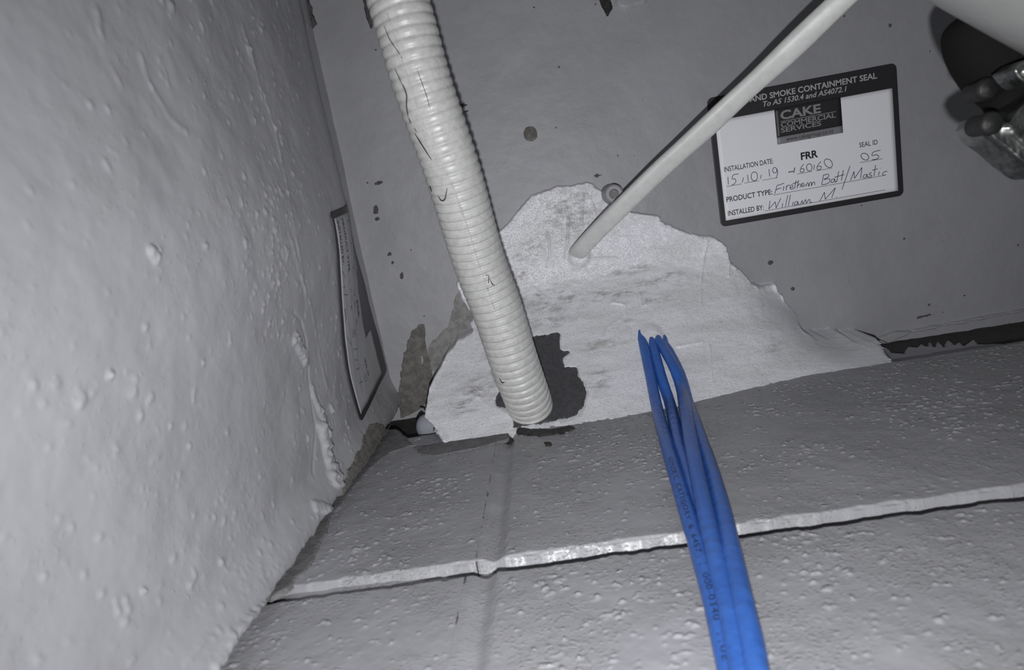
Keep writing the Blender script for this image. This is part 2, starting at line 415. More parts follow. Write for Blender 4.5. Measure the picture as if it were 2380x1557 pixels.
sheet('paint_ridge', ceil_xy([(1425, -20), (1520, -20), (1500, 10), (1455, 28), (1435, 20)]), on_ceil, .0016, M['ceil'], ceil_o, edge=.003, seed=96)
sheet('round_filler', ceil_xy([(1233 + 17 * math.cos(t), 311 + 18 * math.sin(t)) for t in np.linspace(0, 6.1, 16)]), on_ceil, .0006, M['raw'], ceil_o, res=.0005, edge=.0006, rag=(.0006, .004), seed=97)
for k, (px, py, rx, ry) in enumerate([(872, 488, 9, 14), (880, 425, 14, 5), (876, 508, 8, 5), (1078, 245, 12, 4), (1085, 258, 7, 3), (905, 590, 4, 4), (912, 610, 4, 4), (934, 640, 5, 10),
                                       (1962, 38, 5, 4), (2150, 734, 16, 5), (2135, 738, 12, 3), (1842, 672, 5, 5), (1390, 408, 14, 4), (2160, 708, 3, 3), (1300, 155, 3, 3), (1960, 62, 3, 3),
                                       (1345, 70, 4, 6), (2068, 60, 4, 4), (1790, 610, 8, 4), (985, 735, 5, 3)]):
    sheet('dark_pit', ceil_xy([(px + .75 * rx * math.cos(t), py + .75 * ry * math.sin(t) - .15 * rx * math.cos(t)) for t in np.linspace(0, 5.7, 10)]), on_ceil, .0005, M['pit'], ceil_o, res=.0004, edge=.0005, rag=(.0016, .003), seed=100 + k, sink=.0004)

# ------------------------------------------------------------------ fire seal
seal = empty('fire_seal', (.06, .08, CEIL), 'white lumpy fire-stop mastic spread around the conduit and cables', 'seal')
def cove(x, y):
    dend = .107 - .029 * sstep(.03, .20, x)
    w_ = .088 - .074 * sstep(.14, .215, x)
    t = np.clip((y - (H - w_)) / w_, 0, 1.1)
    return dend * (.42 * t * t / (t + .12) * 1.12 + .53 * t ** 2.2)
def seal_z(x, y, t): return CEIL - t - cove(x, y)
def at_seal(px, py):
    d = ray(px, py); lo, hi = .30, .52
    for _ in range(40):
        mid = (lo + hi) / 2; p = CAM + d * (mid / d[2])
        y = min(p[1], H - .001)
        if p[1] < H - .001 and p[2] < seal_z(p[0], y, 0): lo = mid
        else: hi = mid
    p = CAM + d * (lo / d[2]); return p
def seal_xy(pts): return [tuple(at_seal(x, y)[:2]) for x, y in pts]
top = [(978, 972), (988, 925), (1000, 880), (1035, 820), (1060, 785), (1092, 765), (1085, 745), (1095, 738), (1068, 690), (1060, 655), (1075, 640), (1130, 560), (1170, 525), (1205, 485), (1232, 452), (1262, 440),
       (1300, 432), (1340, 424), (1362, 420), (1385, 432), (1412, 450), (1440, 475), (1470, 490), (1530, 500), (1545, 518), (1580, 530), (1620, 545), (1660, 548), (1690, 570),
       (1700, 605), (1730, 635), (1760, 660), (1800, 655), (1815, 680), (1830, 705), (1855, 730), (1860, 760), (1885, 775), (1905, 770), (1930, 762), (1955, 768), (1975, 784), (2030, 774), (2052, 800)]
poly = seal_xy(top)
xr = at_y(2040, 840, H)[0]; xl = at_y(1035, 1030, H)[0]
poly = poly + [(xr - .004, H + .004), (xl + .002, H + .004)]
dark = [(1140, 856), (1150, 880), (1160, 905), (1150, 930), (1152, 945), (1185, 955), (1192, 985), (1180, 998), (1210, 1010), (1330, 1000), (1320, 985), (1345, 960), (1358, 945), (1366, 905), (1357, 890), (1346, 872), (1342, 850),
        (1322, 848), (1312, 852), (1310, 835), (1326, 820), (1324, 812), (1304, 808), (1303, 785), (1306, 776), (1296, 768), (1240, 780), (1190, 800)]
darkp = seal_xy(dark)
ridges = [seal_xy(p) for p in ([(1640, 560), (1632, 600), (1625, 705)], [(1312, 470), (1320, 510), (1318, 565), (1312, 600)], [(1272, 540), (1276, 560), (1278, 590), (1270, 620)], [(1375, 470), (1384, 500)],
          [(1355, 450), (1350, 520)], [(1690, 610), (1690, 640)], [(1420, 700), (1450, 705), (1452, 730), (1410, 760), (1400, 780)], [(1240, 665), (1270, 690)], [(1365, 600), (1430, 598)], [(1485, 680), (1490, 708), (1500, 705)],
          [(1900, 812), (1960, 805), (2020, 795)], [(1330, 610), (1355, 615), (1330, 625)], [(1645, 800), (1650, 880)], [(1100, 900), (1130, 935)], [(1570, 802), (1630, 790)], [(1010, 960), (1030, 1000), (1040, 1020)])]
stains = [(1240, 580, 28, 28), (1250, 690, 70, 16), (1270, 745, 60, 14), (1460, 628, 60, 12), (1500, 660, 90, 12), (1420, 680, 110, 14), (1510, 695, 50, 10), (1210, 635, 30, 12), (1390, 800, 40, 14), (1110, 905, 45, 25),
          (1080, 940, 50, 12), (1460, 745, 30, 10), (1790, 805, 30, 8), (1290, 700, 90, 30), (1210, 600, 20, 16), (1560, 640, 40, 10), (1390, 880, 30, 20), (1180, 760, 60, 60), (1320, 500, 70, 60)]
st_xy = [(at_seal(px, py), rx / F * .48, ry / F * .48) for px, py, rx, ry in stains]
def seal_extra(A, B, s):
    t = .0011 * fbm(A / .03, B / .014, 121, 4) + .0005 * fbm(A / .006, B / .004, 125, 3)
    for rp in ridges: t = t + .0010 * np.exp(-(dline(rp, A, B) / .0008) ** 2) * (1 + .6 * fbm(A / .006, B / .006, 131))
    t = t + .0030 * np.exp(-((s - .001) / .0035) ** 2) * np.clip(fbm(A / .006, B / .006, 135, 4) + .2, 0, 1)
    for c, r_ in (((1345, 595), .0105), ((1512, 785), .0115)):
        p = at_seal(*c); d = np.hypot(A - p[0], B - p[1]); t = t + .0035 * sstep(1, .5, d / r_)
    dk = sdf(darkp, A, B) + .0014 * fbm(A / .005, B / .005, 141, 4)
    return t - (.0046 + t) * sstep(0, .0010, dk)
def seal_attr(A, B, s):
    q = np.zeros_like(A)
    for p, rx, ry in st_xy:
        q = np.maximum(q, np.exp(-((A - p[0]) / rx) ** 2 - ((B - p[1]) / ry) ** 2))
    return {'stain': q}
def on_seal(A, B, t, s):
    k = sstep(-.0002, .0026, s)
    return np.stack([A, np.minimum(B, H + .003), np.where(s < 0, CEIL + .001, CEIL - np.maximum(t, 0) - cove(A, B) * np.where(B > H - .006, 1, k))], -1)
P = np.array(poly)
mastic = sheet('mastic', poly, on_seal, .0046, M['mastic'], seal, res=.00062, edge=.0022, rag=(.0016, .007), seed=151, extra=seal_extra, attrs=seal_attr)
def on_dark(A, B, t, s): return np.stack([A, np.minimum(B, H + .003), np.where(s < 0, CEIL + .004, CEIL - t - cove(A, B) - .0004)], -1)
sheet('dark_mastic', darkp[:10] + [(darkp[10][0] + .002, H + .003), (darkp[8][0], H + .003)] + darkp[10:] if False else darkp, on_dark, .0022, M['dark_mastic'], seal, res=.0006, edge=.0012, rag=(.0013, .0035), seed=153,
      extra=lambda A, B, s: .0004 * fbm(A / .008, B / .008, 155))
def on_face(A, B, t, s): return np.stack([A, H - t, B], -1)
sheet('black_smear', wall_xz([(1195, 992), (1230, 1000), (1280, 1000), (1330, 988), (1340, 996), (1310, 1010), (1250, 1016), (1205, 1012)]), on_face, .0014, M['soot'], seal, res=.0008, edge=.001, rag=(.0035, .010), seed=157)
for k, pl in enumerate(([(1265, 1028), (1285, 1026), (1280, 1036), (1268, 1036)], [(1180, 1030), (1186, 1018), (1190, 1022), (1184, 1036)])):
    sheet('black_smear', wall_xz(pl), on_face, .0008, M['soot'], seal, res=.0008, edge=.001, rag=(.003, .006), seed=158 + k)
# torn curl of mastic at the left end
def ribbon(name, pts, width_vecs, mt, parent, th=.0012):
    V = []; Fc = []
    n = len(pts)
    for p, wv in zip(pts, width_vecs):
        p = np.array(p); wv = np.array(wv)
        nrm = np.array([0, 0, -th])
        V += [p, p + wv * .5 + nrm * .6, p + wv, p + wv + [0, 0, th], p + wv * .5 + [0, 0, th * .6], p + [0, 0, th]]
    for i in range(n - 1):
        for k in range(6):
            a = i * 6 + k; b_ = i * 6 + (k + 1) % 6
            Fc.append((a, b_, b_ + 6, a + 6))
    return obj(name, V, Fc, mt, parent)
cp = [at_z(x, y, W) for x, y, W in ((976, 952, .470), (985, 958, .455), (1000, 972, .437), (1014, 995, .420), (1024, 1022, .402))]
ribbon('torn_edge', cp, [R.T @ np.array([.0008 + .0012 * i, -.0015, -.004]) for i in range(5)], M['mastic'], seal)

# ------------------------------------------------------------------ tubes
def catmull(pts, n=24):
    P = [np.array(p, float) for p in pts]; P = [2 * P[0] - P[1]] + P + [2 * P[-1] - P[-2]]
    out = []
    for i in range(1, len(P) - 2):
        for t in np.linspace(0, 1, n, endpoint=False):
            a, b_, c, d = P[i - 1:i + 3]
            out.append(.5 * ((2 * b_) + (-a + c) * t + (2 * a - 5 * b_ + 4 * c - d) * t * t + (-a + 3 * b_ - 3 * c + d) * t ** 3))
    out.append(P[-2]); return np.array(out)
def resample(P, step):
    d = np.r_[0, np.cumsum(np.linalg.norm(np.diff(P, axis=0), axis=1))]
    s = np.arange(0, d[-1], step)
    return np.stack([np.interp(s, d, P[:, k]) for k in range(3)], -1), s
def frames(P):                   # tangent, camera-facing normal, side
    T = np.gradient(P, axis=0); T /= np.linalg.norm(T, axis=1)[:, None]
    Nn = np.zeros_like(P); ref = CAM - P[0]
    for i in range(len(P)):
        n_ = ref - T[i] * (ref @ T[i]); n_ /= np.linalg.norm(n_); Nn[i] = n_; ref = n_
    return T, Nn, np.cross(T, Nn)
def tube(P, rad, nseg, shape=None, twist=None, cap=True):
    """rad: radius per sample; shape(theta)->(a,b) profile multipliers"""
    T, Nn, S = frames(P); th = np.linspace(0, 2 * math.pi, nseg, endpoint=False)
    ca, sb = (np.cos(th), np.sin(th)) if shape is None else shape(th)
    tw = np.zeros(len(P)) if twist is None else twist
    V = []
    for i in range(len(P)):
        n_ = Nn[i] * math.cos(tw[i]) + S[i] * math.sin(tw[i]); s_ = S[i] * math.cos(tw[i]) - Nn[i] * math.sin(tw[i])
        r = rad[i] if np.ndim(rad[i]) else np.full(nseg, rad[i])
        V.append(P[i] + (r * ca)[:, None] * n_ + (r * sb)[:, None] * s_)
    V = np.array(V); n = len(P); idx = np.arange(n * nseg).reshape(n, nseg); nx = np.roll(idx, -1, 1)
    Fq = np.stack([idx[:-1], nx[:-1], nx[1:], idx[1:]], -1).reshape(-1, 4)
    Vv = V.reshape(-1, 3)
    if cap:
        c0, c1 = len(Vv), len(Vv) + 1; Vv = np.concatenate([Vv, [P[0], P[-1]]])
        Fq = np.concatenate([Fq, np.stack([np.full(nseg, c0), nx[0], idx[0], idx[0]], -1)[:, :4], np.stack([np.full(nseg, c1), idx[-1], nx[-1], nx[-1]], -1)])
        Fq = [tuple(dict.fromkeys(f)) for f in Fq.tolist()]
    return Vv, Fq
def bvh(o):
    me = o.data; off = Vector((0, 0, 0)); p = o
    while p: off += p.location; p = p.parent
    return BVHTree.FromPolygons([v.co + off for v in me.vertices], [tuple(p.vertices) for p in me.polygons])
def hit(tree, px, py):
    h = tree.ray_cast(Vector(CAM), Vector(ray(px, py)).normalized())
    return np.array(h[0]) + (CAM - np.array(h[0])) * .0016 if h[0] else None
def wire(name, pts, r, mt, parent, nseg=6):
    Pp = catmull(pts, 5); k = len(Pp)
    rad = r * (.35 + .65 * np.sin(np.linspace(.15, math.pi - .15, k)))
    V, Fc = tube(Pp, rad, nseg); return obj(name, V, Fc, mt, parent)

# --- corrugated conduit
RC = .0163
vx = float(at_z(1236, 936, .432)[0]); vy = .1305
path = [np.array(p) for p in ((vx + .002, vy, CEIL + .03), (vx + .001, vy, 2.465))]
path += [at_z(1236, 955, .4265), at_z(1226, 926, .409), at_z(1194, 838, .395), at_z(1156, 720, .386), at_z(1111, 600, .377), at_z(1052, 400, .358), at_z(983, 200, .348), at_z(937, 40, .345), at_z(890, -110, .345), at_z(835, -280, .347)]
PC, sC = resample(catmull(path, 30), .0005)
pitch = .0052
ph = (sC % pitch) / pitch
soft = sstep(.23, .34, sC)                         # farther along the run the rings are flatter and rounder
g1 = np.exp(-((ph - .5) / .13) ** 2); g2 = .5 - .5 * np.cos(2 * math.pi * (ph - .0))
radC = RC - .0012 * (g1 * (1 - soft) + .55 * g2 ** 2 * soft)
radC = np.where(sC < .045, RC + .0004, radC)      # smooth collar where it leaves the seal
V, Fc = tube(PC, radC, 56)
conduit = obj('corrugated_conduit', V, Fc, M['conduit'], base=(vx, vy, CEIL))
tag(conduit, 'pale grey corrugated conduit bending out of the dark mastic patch', 'conduit')
tC = bvh(conduit)
for w_, r_ in ([[(932, 196), (941, 214), (946, 250), (944, 290), (962, 312)], .0006], [(962, 310), (975, 330), (1000, 368)], .0007) if False else (
        ([(918, 160), (928, 182), (938, 202), (945, 222), (945, 250), (953, 282), (968, 306)], .00045), ([(964, 310), (980, 336), (1003, 372)], .0005),
        ([(999, 432), (1003, 446), (1001, 468), (1010, 500)], .00055), ([(1039, 438), (1034, 462), (1026, 466), (1018, 456)], .0005), ([(1139, 650), (1144, 660), (1150, 664)], .0004),
        ([(1128, 640), (1136, 642), (1134, 672), (1138, 688)], .0003), ([(893, 60), (905, 90), (925, 120), (935, 136)], .0003), ([(969, 160), (978, 185), (992, 225), (1000, 255)], .00025), ([(1161, 880), (1167, 889), (1173, 888)], .0005)):
    pts = [hit(tC, x, y) for x, y in w_]
    pts = [p for p in pts if p is not None]
    if len(pts) > 1: wire('crack', pts, r_ * .75, M['hair'], conduit)
p0 = [hit(tC, x, y) for x, y in [(900, 30), (950, 190), (990, 310), (1040, 410), (1062, 460), (1090, 540), (1115, 620), (1150, 720)]]
wire('mould_seam', [p for p in p0 if p is not None], .00035, M['conduit'], conduit)

# --- white flat cable
def flat(th):
    c, s = np.cos(th), np.sin(th)
    return np.sign(c) * np.abs(c) ** .8 * .56, np.sign(s) * np.abs(s) ** .75
wp = [at_z(x, y, W) for x, y, W in ((1336, 596, .515), (1345, 585, .490), (1374, 553, .478), (1434, 492, .463), (1526, 402, .45), (1596, 338, .441), (1655, 284, .433), (1712, 230, .425), (1812, 138, .41), (1910, 44, .397), (1985, -28, .386), (2060, -100, .376), (2160, -196, .365))]
PW, sW = resample(catmull(wp, 20), .0015)
rw = np.full(len(PW), .0070) * (1 + .05 * np.sin(sW * 90) * sstep(.1, .2, sW)) * (1 + .10 * sstep(.24, .36, sW))
V, Fc = tube(PW, rw, 32, flat, twist=.35 - .75 * sstep(.12, .40, sW))
wcab = obj('flat_power_cable', V, Fc, M['white_cable'], base=tuple(wp[1]))
tag(wcab, 'flat white power cable crossing the top left corner of the seal label', 'cable')
tW = bvh(wcab)
for k in range(26):                              # raised embossing marks along the lower edge
    f = k / 26
    px, py = 1366 + f * 170 + 6, 575 - f * 172 + 8
    for q in range(2):
        dx, dy = random.uniform(-3, 3), random.uniform(-2.5, 2.5)
        a = hit(tW, px + dx, py + dy); b_ = hit(tW, px + dx + random.uniform(1, 4), py + dy - random.uniform(2, 5))
        if a is not None and b_ is not None and np.linalg.norm(a - b_) < .006:
            wire('embossed_mark', [a, b_], .00022, M['white_cable'], wcab, 4)

# --- text helpers
_tc = {}
def text2d(body, bold=0.0, shear=0.0, spacing=1.0):
    key = (body, bold, shear, spacing)
    if key in _tc: return _tc[key]
    cu = bpy.data.curves.new('t', 'FONT'); cu.body = body; cu.size = 1; cu.offset = bold; cu.shear = shear; cu.space_character = spacing
    cu.resolution_u = 3
    o = bpy.data.objects.new('t', cu); C.objects.link(o)
    dg = bpy.context.evaluated_depsgraph_get(); dg.update()
    me = bpy.data.meshes.new_from_object(o.evaluated_get(dg))
    V = np.array([v.co[:2] for v in me.vertices]); Fc = [tuple(p.vertices) for p in me.polygons]
    bpy.data.objects.remove(o); bpy.data.curves.remove(cu); bpy.data.meshes.remove(me)
    V[:, 0] -= V[:, 0].min()
    _tc[key] = (V, Fc); return V, Fc
capH = text2d('H')[0][:, 1].max()

# --- four blue data cables
RB = .0037
def cable_pts(px, offs, w0=.490):
    out = []; off = offs[0]
    oy = lambda y: offs[0] + (offs[1] - offs[0]) * float(np.clip((y - 1050) / 300, 0, 1))
    ytop = px[0][1]
    pw = at_y(*[(x, y) for x, y in px if y > 925][0], H - off)
    Ww, yw = pw[2] - CAM_Z, [y for x, y in px if y > 925][0]
    px = [(px[0][0] - 4, px[0][1] - 18), (px[0][0], px[0][1] + 2)] + list(px[1:]); ytop = px[0][1]
    first = np.array(px[0]); d = np.array(px[1]) - first
    w1 = at_seal(*first)[2] - CAM_Z; out.append(at_z(*(first - d * .4), w1 + .016))
    for x, y in px:
        if y < yw:
            f = (y - ytop) / (yw - ytop); Ws = at_seal(x, y)[2] - CAM_Z
            out.append(at_z(x, y, Ws + .0022 - (off + .0050) * min(1, f * 2.5) ** .8))
        else: out.append(at_y(x, y, H - oy(y)))
    l = np.array(px[-1]); d = l - np.array(px[-2])
    for k in (1.0, 2.2): out.append(at_y(*(l + d * k), H - offs[1]))
    return out
cabs = [
    ('A', [(1491, 784), (1497, 805), (1513, 880), (1529, 957), (1550, 1034), (1562, 1075), (1594, 1179), (1627, 1286), (1658, 1393), (1684, 1500), (1697, 1557)], (.0055, .0060), .490, 'leftmost blue data cable, with black print running down its jacket'),
    ('B', [(1511, 784), (1517, 803), (1538, 880), (1556, 935), (1568, 985), (1580, 1040), (1596, 1085), (1622, 1179), (1650, 1286), (1680, 1393), (1712, 1500), (1728, 1557)], (.0037, .0037), .492, 'blue data cable slipping behind the others just below the seal'),
    ('C', [(1530, 792), (1540, 806), (1567, 855), (1584, 905), (1594, 957), (1607, 1034), (1617, 1085), (1637, 1179), (1661, 1286), (1688, 1393), (1711, 1500), (1722, 1557)], (.0100, .0085), .490, 'blue data cable in the middle, lying on top of its bundle'),
    ('D', [(1544, 800), (1556, 820), (1582, 875), (1600, 940), (1616, 985), (1632, 1034), (1650, 1085), (1677, 1179), (1701, 1286), (1724, 1393), (1747, 1500), (1757, 1557)], (.0045, .0100), .493, 'rightmost blue data cable, nearest its own shadow on the blocks')]
for nm, px, off, w0, lab in cabs:
    cp = cable_pts(px, off, w0)
    Pb, sb_ = resample(catmull(cp, 14), .0011)
    rad = RB * (1 + .008 * np.sin(sb_ / .0042 * 2 * math.pi * .5 + 1.7 * vn(sb_ / .02, sb_ * 0, 3)) + .006 * vn(sb_ / .004, sb_ * 0 + 7, 5))
    V, Fc = tube(Pb, rad, 28)
    o = obj('data_cable', V, Fc, M['blue'], base=tuple(cp[1]))
    tag(o, lab, 'cable', 'blue data cables')
    if nm == 'A':
        T, Nn, S = frames(Pb)
        side = np.sign((S @ R[0]).mean())
        Vt, Ft = text2d('GENERIC  CATEGORY  6  6457 : 1  000-0340  110E  Z  21', .0, 0, 1.1)
        h_ = .0021; sx = h_ / capH * 1.15
        # find path length where the print starts
        pix = lambda p: (CX + F * (R[0] @ (p - CAM)) / (R[2] @ (p - CAM)), CY + F * (R[1] @ (p - CAM)) / (R[2] @ (p - CAM)))
        ysc = np.array([pix(p)[1] for p in Pb]); s0 = sb_[np.argmin(np.abs(ysc - 1078))]
        out = []
        L_end = sb_[np.argmin(np.abs(ysc - 1700))]
        stretch = (L_end - s0) / (Vt[:, 0].max())
        for tx, ty in Vt:
            s_ = s0 + tx * stretch; i = np.clip(np.searchsorted(sb_, s_), 0, len(Pb) - 1)
            a_ = math.radians(-8) * side + side * (ty / capH - .5) * h_ / RB
            pc = np.array([np.interp(s_, sb_, Pb[:, k]) for k in range(3)])
            out.append(pc + (rad[i] + .00012) * (math.cos(a_) * Nn[i] + math.sin(a_) * S[i]))
        obj('jacket_print', out, Ft, M['print'], o, smooth=False)

# ------------------------------------------------------------------ labels
ZX, ZY, ZS = 1600, 130, 540 / 2051
X0, Y0 = .1432, .0336; LW, LH = .1411, .0985
def zuv(zx, zy):
    p = at_z(ZX + zx * ZS, ZY + zy * ZS, CEIL - CAM_Z); return np.array([p[0] - X0, Y0 - p[1]])
def panel(u0, v0, u1, v1, t, nu=24, nv=18, rad=0.0, thick=.0001):
    a = np.linspace(u0, u1, nu + 1); b_ = np.linspace(v0, v1, nv + 1)
    if rad: 
        k = np.array([0, .15, .35, .6, .8]) * rad
        a = np.unique(np.concatenate([a, u0 + k, u1 - k])); b_ = np.unique(np.concatenate([b_, v0 + k, v1 - k]))
    A, B = np.meshgrid(a, b_, indexing='ij')
    if rad:
        cu = np.clip(A, u0 + rad, u1 - rad); cv = np.clip(B, v0 + rad, v1 - rad)
        dx, dy = A - cu, B - cv; L = np.hypot(dx, dy); m_ = np.maximum(np.abs(dx), np.abs(dy))
        k = np.where(L > 1e-9, m_ / np.maximum(L, 1e-9), 1); A = cu + dx * k; B = cv + dy * k
    na, nb = A.shape; top_ = np.stack([A, B, np.full_like(A, t)], -1).reshape(-1, 3)
    idx = np.arange(na * nb).reshape(na, nb); loop = np.concatenate([idx[:, 0], idx[-1, 1:], idx[-2::-1, -1], idx[0, -2:0:-1]])
    low = top_[loop].copy(); low[:, 2] = t - thick
    k = na * nb + np.arange(len(loop)); nx = np.roll(np.arange(len(loop)), -1)
    return np.concatenate([top_, low]), np.concatenate([gridfaces(na, nb), np.stack([loop, k, k[nx], loop[nx]], -1)])
def stroke2d(pts, w):
    P2 = catmull([(p[0], p[1], 0) for p in pts], 5)[:, :2] if len(pts) > 2 else np.array(pts, float)
    T = np.gradient(P2, axis=0); T /= np.linalg.norm(T, axis=1)[:, None] + 1e-12
    Nv = np.stack([-T[:, 1], T[:, 0]], -1) * w / 2
    V = np.concatenate([P2 + Nv, P2 - Nv]); n = len(P2)
    return V, [(i, i + 1, n + i + 1, n + i) for i in range(n - 1)]
def ell(cx, cy, rx, ry, sl=0, n=14): return [(cx + rx * math.cos(t) - sl * ry * math.sin(t), cy + ry * math.sin(t)) for t in np.linspace(-1.7, 4.75, n)]
TXT = [  # body, start, end (zoomed photo coordinates of the baseline), cap height, bold, shear, material
    ('FIRE', (392, 432), (512, 410), 44, .022, 0, 'lab_text'), ('AND SMOKE CONTAINMENT SEAL', (536, 407), (1660, 202), 44, .022, 0, 'lab_text'),
    ('To AS 1530.4 and AS4072.1', (656, 447), (1394, 316), 40, .016, .25, 'lab_text'),
    ('CAKE', (810, 562), (1166, 503), 66, .03, 0, 'lab_logo'), ('COMMERCIAL', (812, 630), (1297, 545), 37, .02, 0, 'lab_logo'), ('SERVICES', (814, 677), (1168, 617), 37, .02, 0, 'lab_logo'),
    ('www.cakegroup.co.nz', (862, 752), (1278, 680), 34, 0, .2, 'print'),
    ('INSTALLATION DATE:', (314, 1022), (746, 952), 40, .008, 0, 'print'), ('SEAL ID', (1504, 808), (1665, 782), 38, .004, 0, 'print'), ('FRR', (990, 918), (1140, 893), 56, .03, 0, 'print'),
    ('PRODUCT TYPE:', (334, 1290), (737, 1222), 42, .012, 0, 'print'), ('INSTALLED BY:', (348, 1411), (662, 1360), 42, .012, 0, 'print'), ('--/', (880, 1040), (942, 1030), 40, .02, 0, 'print')]
LINES = [((335, 1153), (465, 1131)), ((490, 1122), (620, 1102)), ((648, 1098), (780, 1076)), ((958, 1043), (1088, 1020)), ((1120, 1015), (1265, 991)), ((1508, 943), (1708, 908)), ((740, 1226), (1716, 1060)), ((668, 1365), (1730, 1186))]
HAND = [[(345, 1068), (350, 1135)], [(438, 1042), (392, 1052), (384, 1088), (405, 1085), (416, 1105), (402, 1130), (378, 1140)], [(482, 1075), (472, 1118)], [(518, 1050), (524, 1110)], ell(578, 1064, 28, 40), [(640, 1050), (631, 1086)],
        [(708, 1000), (712, 1066)], ell(758, 1010, 19, 24), [(778, 998), (782, 1040), (770, 1080)],
        [(1012, 955), (986, 995), (986, 1025), (1010, 1022), (1016, 1000), (990, 998)], ell(1062, 985, 24, 32), [(1108, 962), (1102, 1006)], [(1165, 932), (1132, 975), (1136, 1005), (1160, 1000), (1166, 976), (1136, 978)], ell(1230, 948, 34, 38, -.3),
        ell(1552, 890, 33, 30, -.3), [(1690, 833), (1626, 850), (1616, 880), (1652, 873), (1674, 888), (1660, 910), (1614, 918)],
        [(778, 1148), (758, 1216)], [(776, 1146), (842, 1124)], [(768, 1182), (816, 1165)], [(838, 1150), (832, 1190)], [(862, 1145), (857, 1186)], [(860, 1162), (874, 1143), (890, 1142)],
        [(893, 1166), (916, 1155), (912, 1140), (896, 1146), (893, 1168), (908, 1178), (928, 1162)], [(946, 1098), (932, 1172)], [(914, 1130), (962, 1114)], [(968, 1098), (954, 1170)], [(957, 1152), (974, 1132), (986, 1136), (982, 1162)],
        [(994, 1146), (1013, 1136), (1008, 1122), (996, 1130), (996, 1154), (1014, 1152), (1032, 1136)], [(1034, 1152), (1045, 1120), (1055, 1128), (1056, 1152), (1070, 1118), (1082, 1122), (1080, 1148), (1095, 1115), (1108, 1118), (1110, 1140)],
        [(1188, 1050), (1172, 1136)], [(1184, 1056), (1225, 1044), (1232, 1066), (1190, 1092), (1236, 1084), (1242, 1110), (1215, 1130), (1172, 1138)], [(1286, 1086), (1262, 1090), (1254, 1114), (1270, 1118), (1288, 1088), (1288, 1116), (1304, 1106)],
        [(1322, 1018), (1304, 1112)], [(1362, 1008), (1344, 1102)], [(1284, 1072), (1372, 1047)], [(1422, 970), (1386, 1075), (1350, 1180)], [(1424, 1102), (1456, 1020)], [(1456, 1020), (1460, 1082)], [(1460, 1082), (1526, 985)], [(1526, 985), (1514, 1082)],
        [(1572, 1046), (1546, 1050), (1538, 1074), (1555, 1076), (1573, 1048), (1572, 1072), (1588, 1062)], [(1614, 1030), (1592, 1038), (1596, 1050), (1612, 1056), (1606, 1070), (1584, 1072)], [(1646, 964), (1632, 1062)], [(1616, 1011), (1666, 997)],
        [(1679, 1020), (1672, 1056)], [(1689, 990), (1693, 992)], [(1750, 1022), (1726, 1022), (1708, 1040), (1715, 1055), (1738, 1050)],
        [(716, 1280), (706, 1352)], [(706, 1352), (762, 1288)], [(762, 1288), (770, 1342)], [(770, 1342), (812, 1256)], [(829, 1300), (822, 1338)], [(836, 1280), (839, 1282)], [(873, 1230), (851, 1332)], [(897, 1225), (877, 1326)], [(921, 1290), (912, 1323)],
        [(961, 1286), (936, 1290), (930, 1312), (946, 1315), (963, 1288), (962, 1312), (978, 1305)], [(984, 1312), (1000, 1278), (1006, 1306), (1030, 1268), (1036, 1300), (1062, 1264), (1070, 1294), (1084, 1288)],
        [(1154, 1282), (1196, 1204)], [(1196, 1204), (1202, 1266)], [(1202, 1266), (1292, 1164)], [(1292, 1164), (1260, 1252)], [(1300, 1247), (1305, 1250)]]
# shared layout in label coordinates (u right, v up, metres)
wl, wt_ = zuv(230, 570), zuv(1812, 285); wb = zuv(1860, 1200)
WU0, WU1, WV0, WV1 = .0043, LW - .0040, .0044, float((zuv(748, 478)[1] + wt_[1]) / 2)
lg = zuv(765, 600)[0], zuv(1355, 600)[0]; LV0 = float((zuv(772, 785)[1] + zuv(1365, 680)[1]) / 2); LV1 = float((zuv(767, 722)[1] + zuv(1358, 617)[1]) / 2)
def join(parts, t):
    V = []; Fc = []
    for v_, f_ in parts:
        k = len(V); V += [(a[0], a[1], t) for a in v_]; Fc += [tuple(i + k for i in f) for f in f_]
    return np.array(V), Fc
def txt(body, p0, p1, cap, bold, shear):
    a, b_ = zuv(*p0), zuv(*p1); V, Fc = text2d(body, bold, shear)
    wdt = np.linalg.norm(b_ - a); hgt = cap * ZS / F * (CEIL - CAM_Z) * 1.0
    v0 = (a[1] + b_[1]) / 2
    return np.stack([a[0] + V[:, 0] * wdt / V[:, 0].max(), v0 + V[:, 1] * hgt / capH], -1), Fc
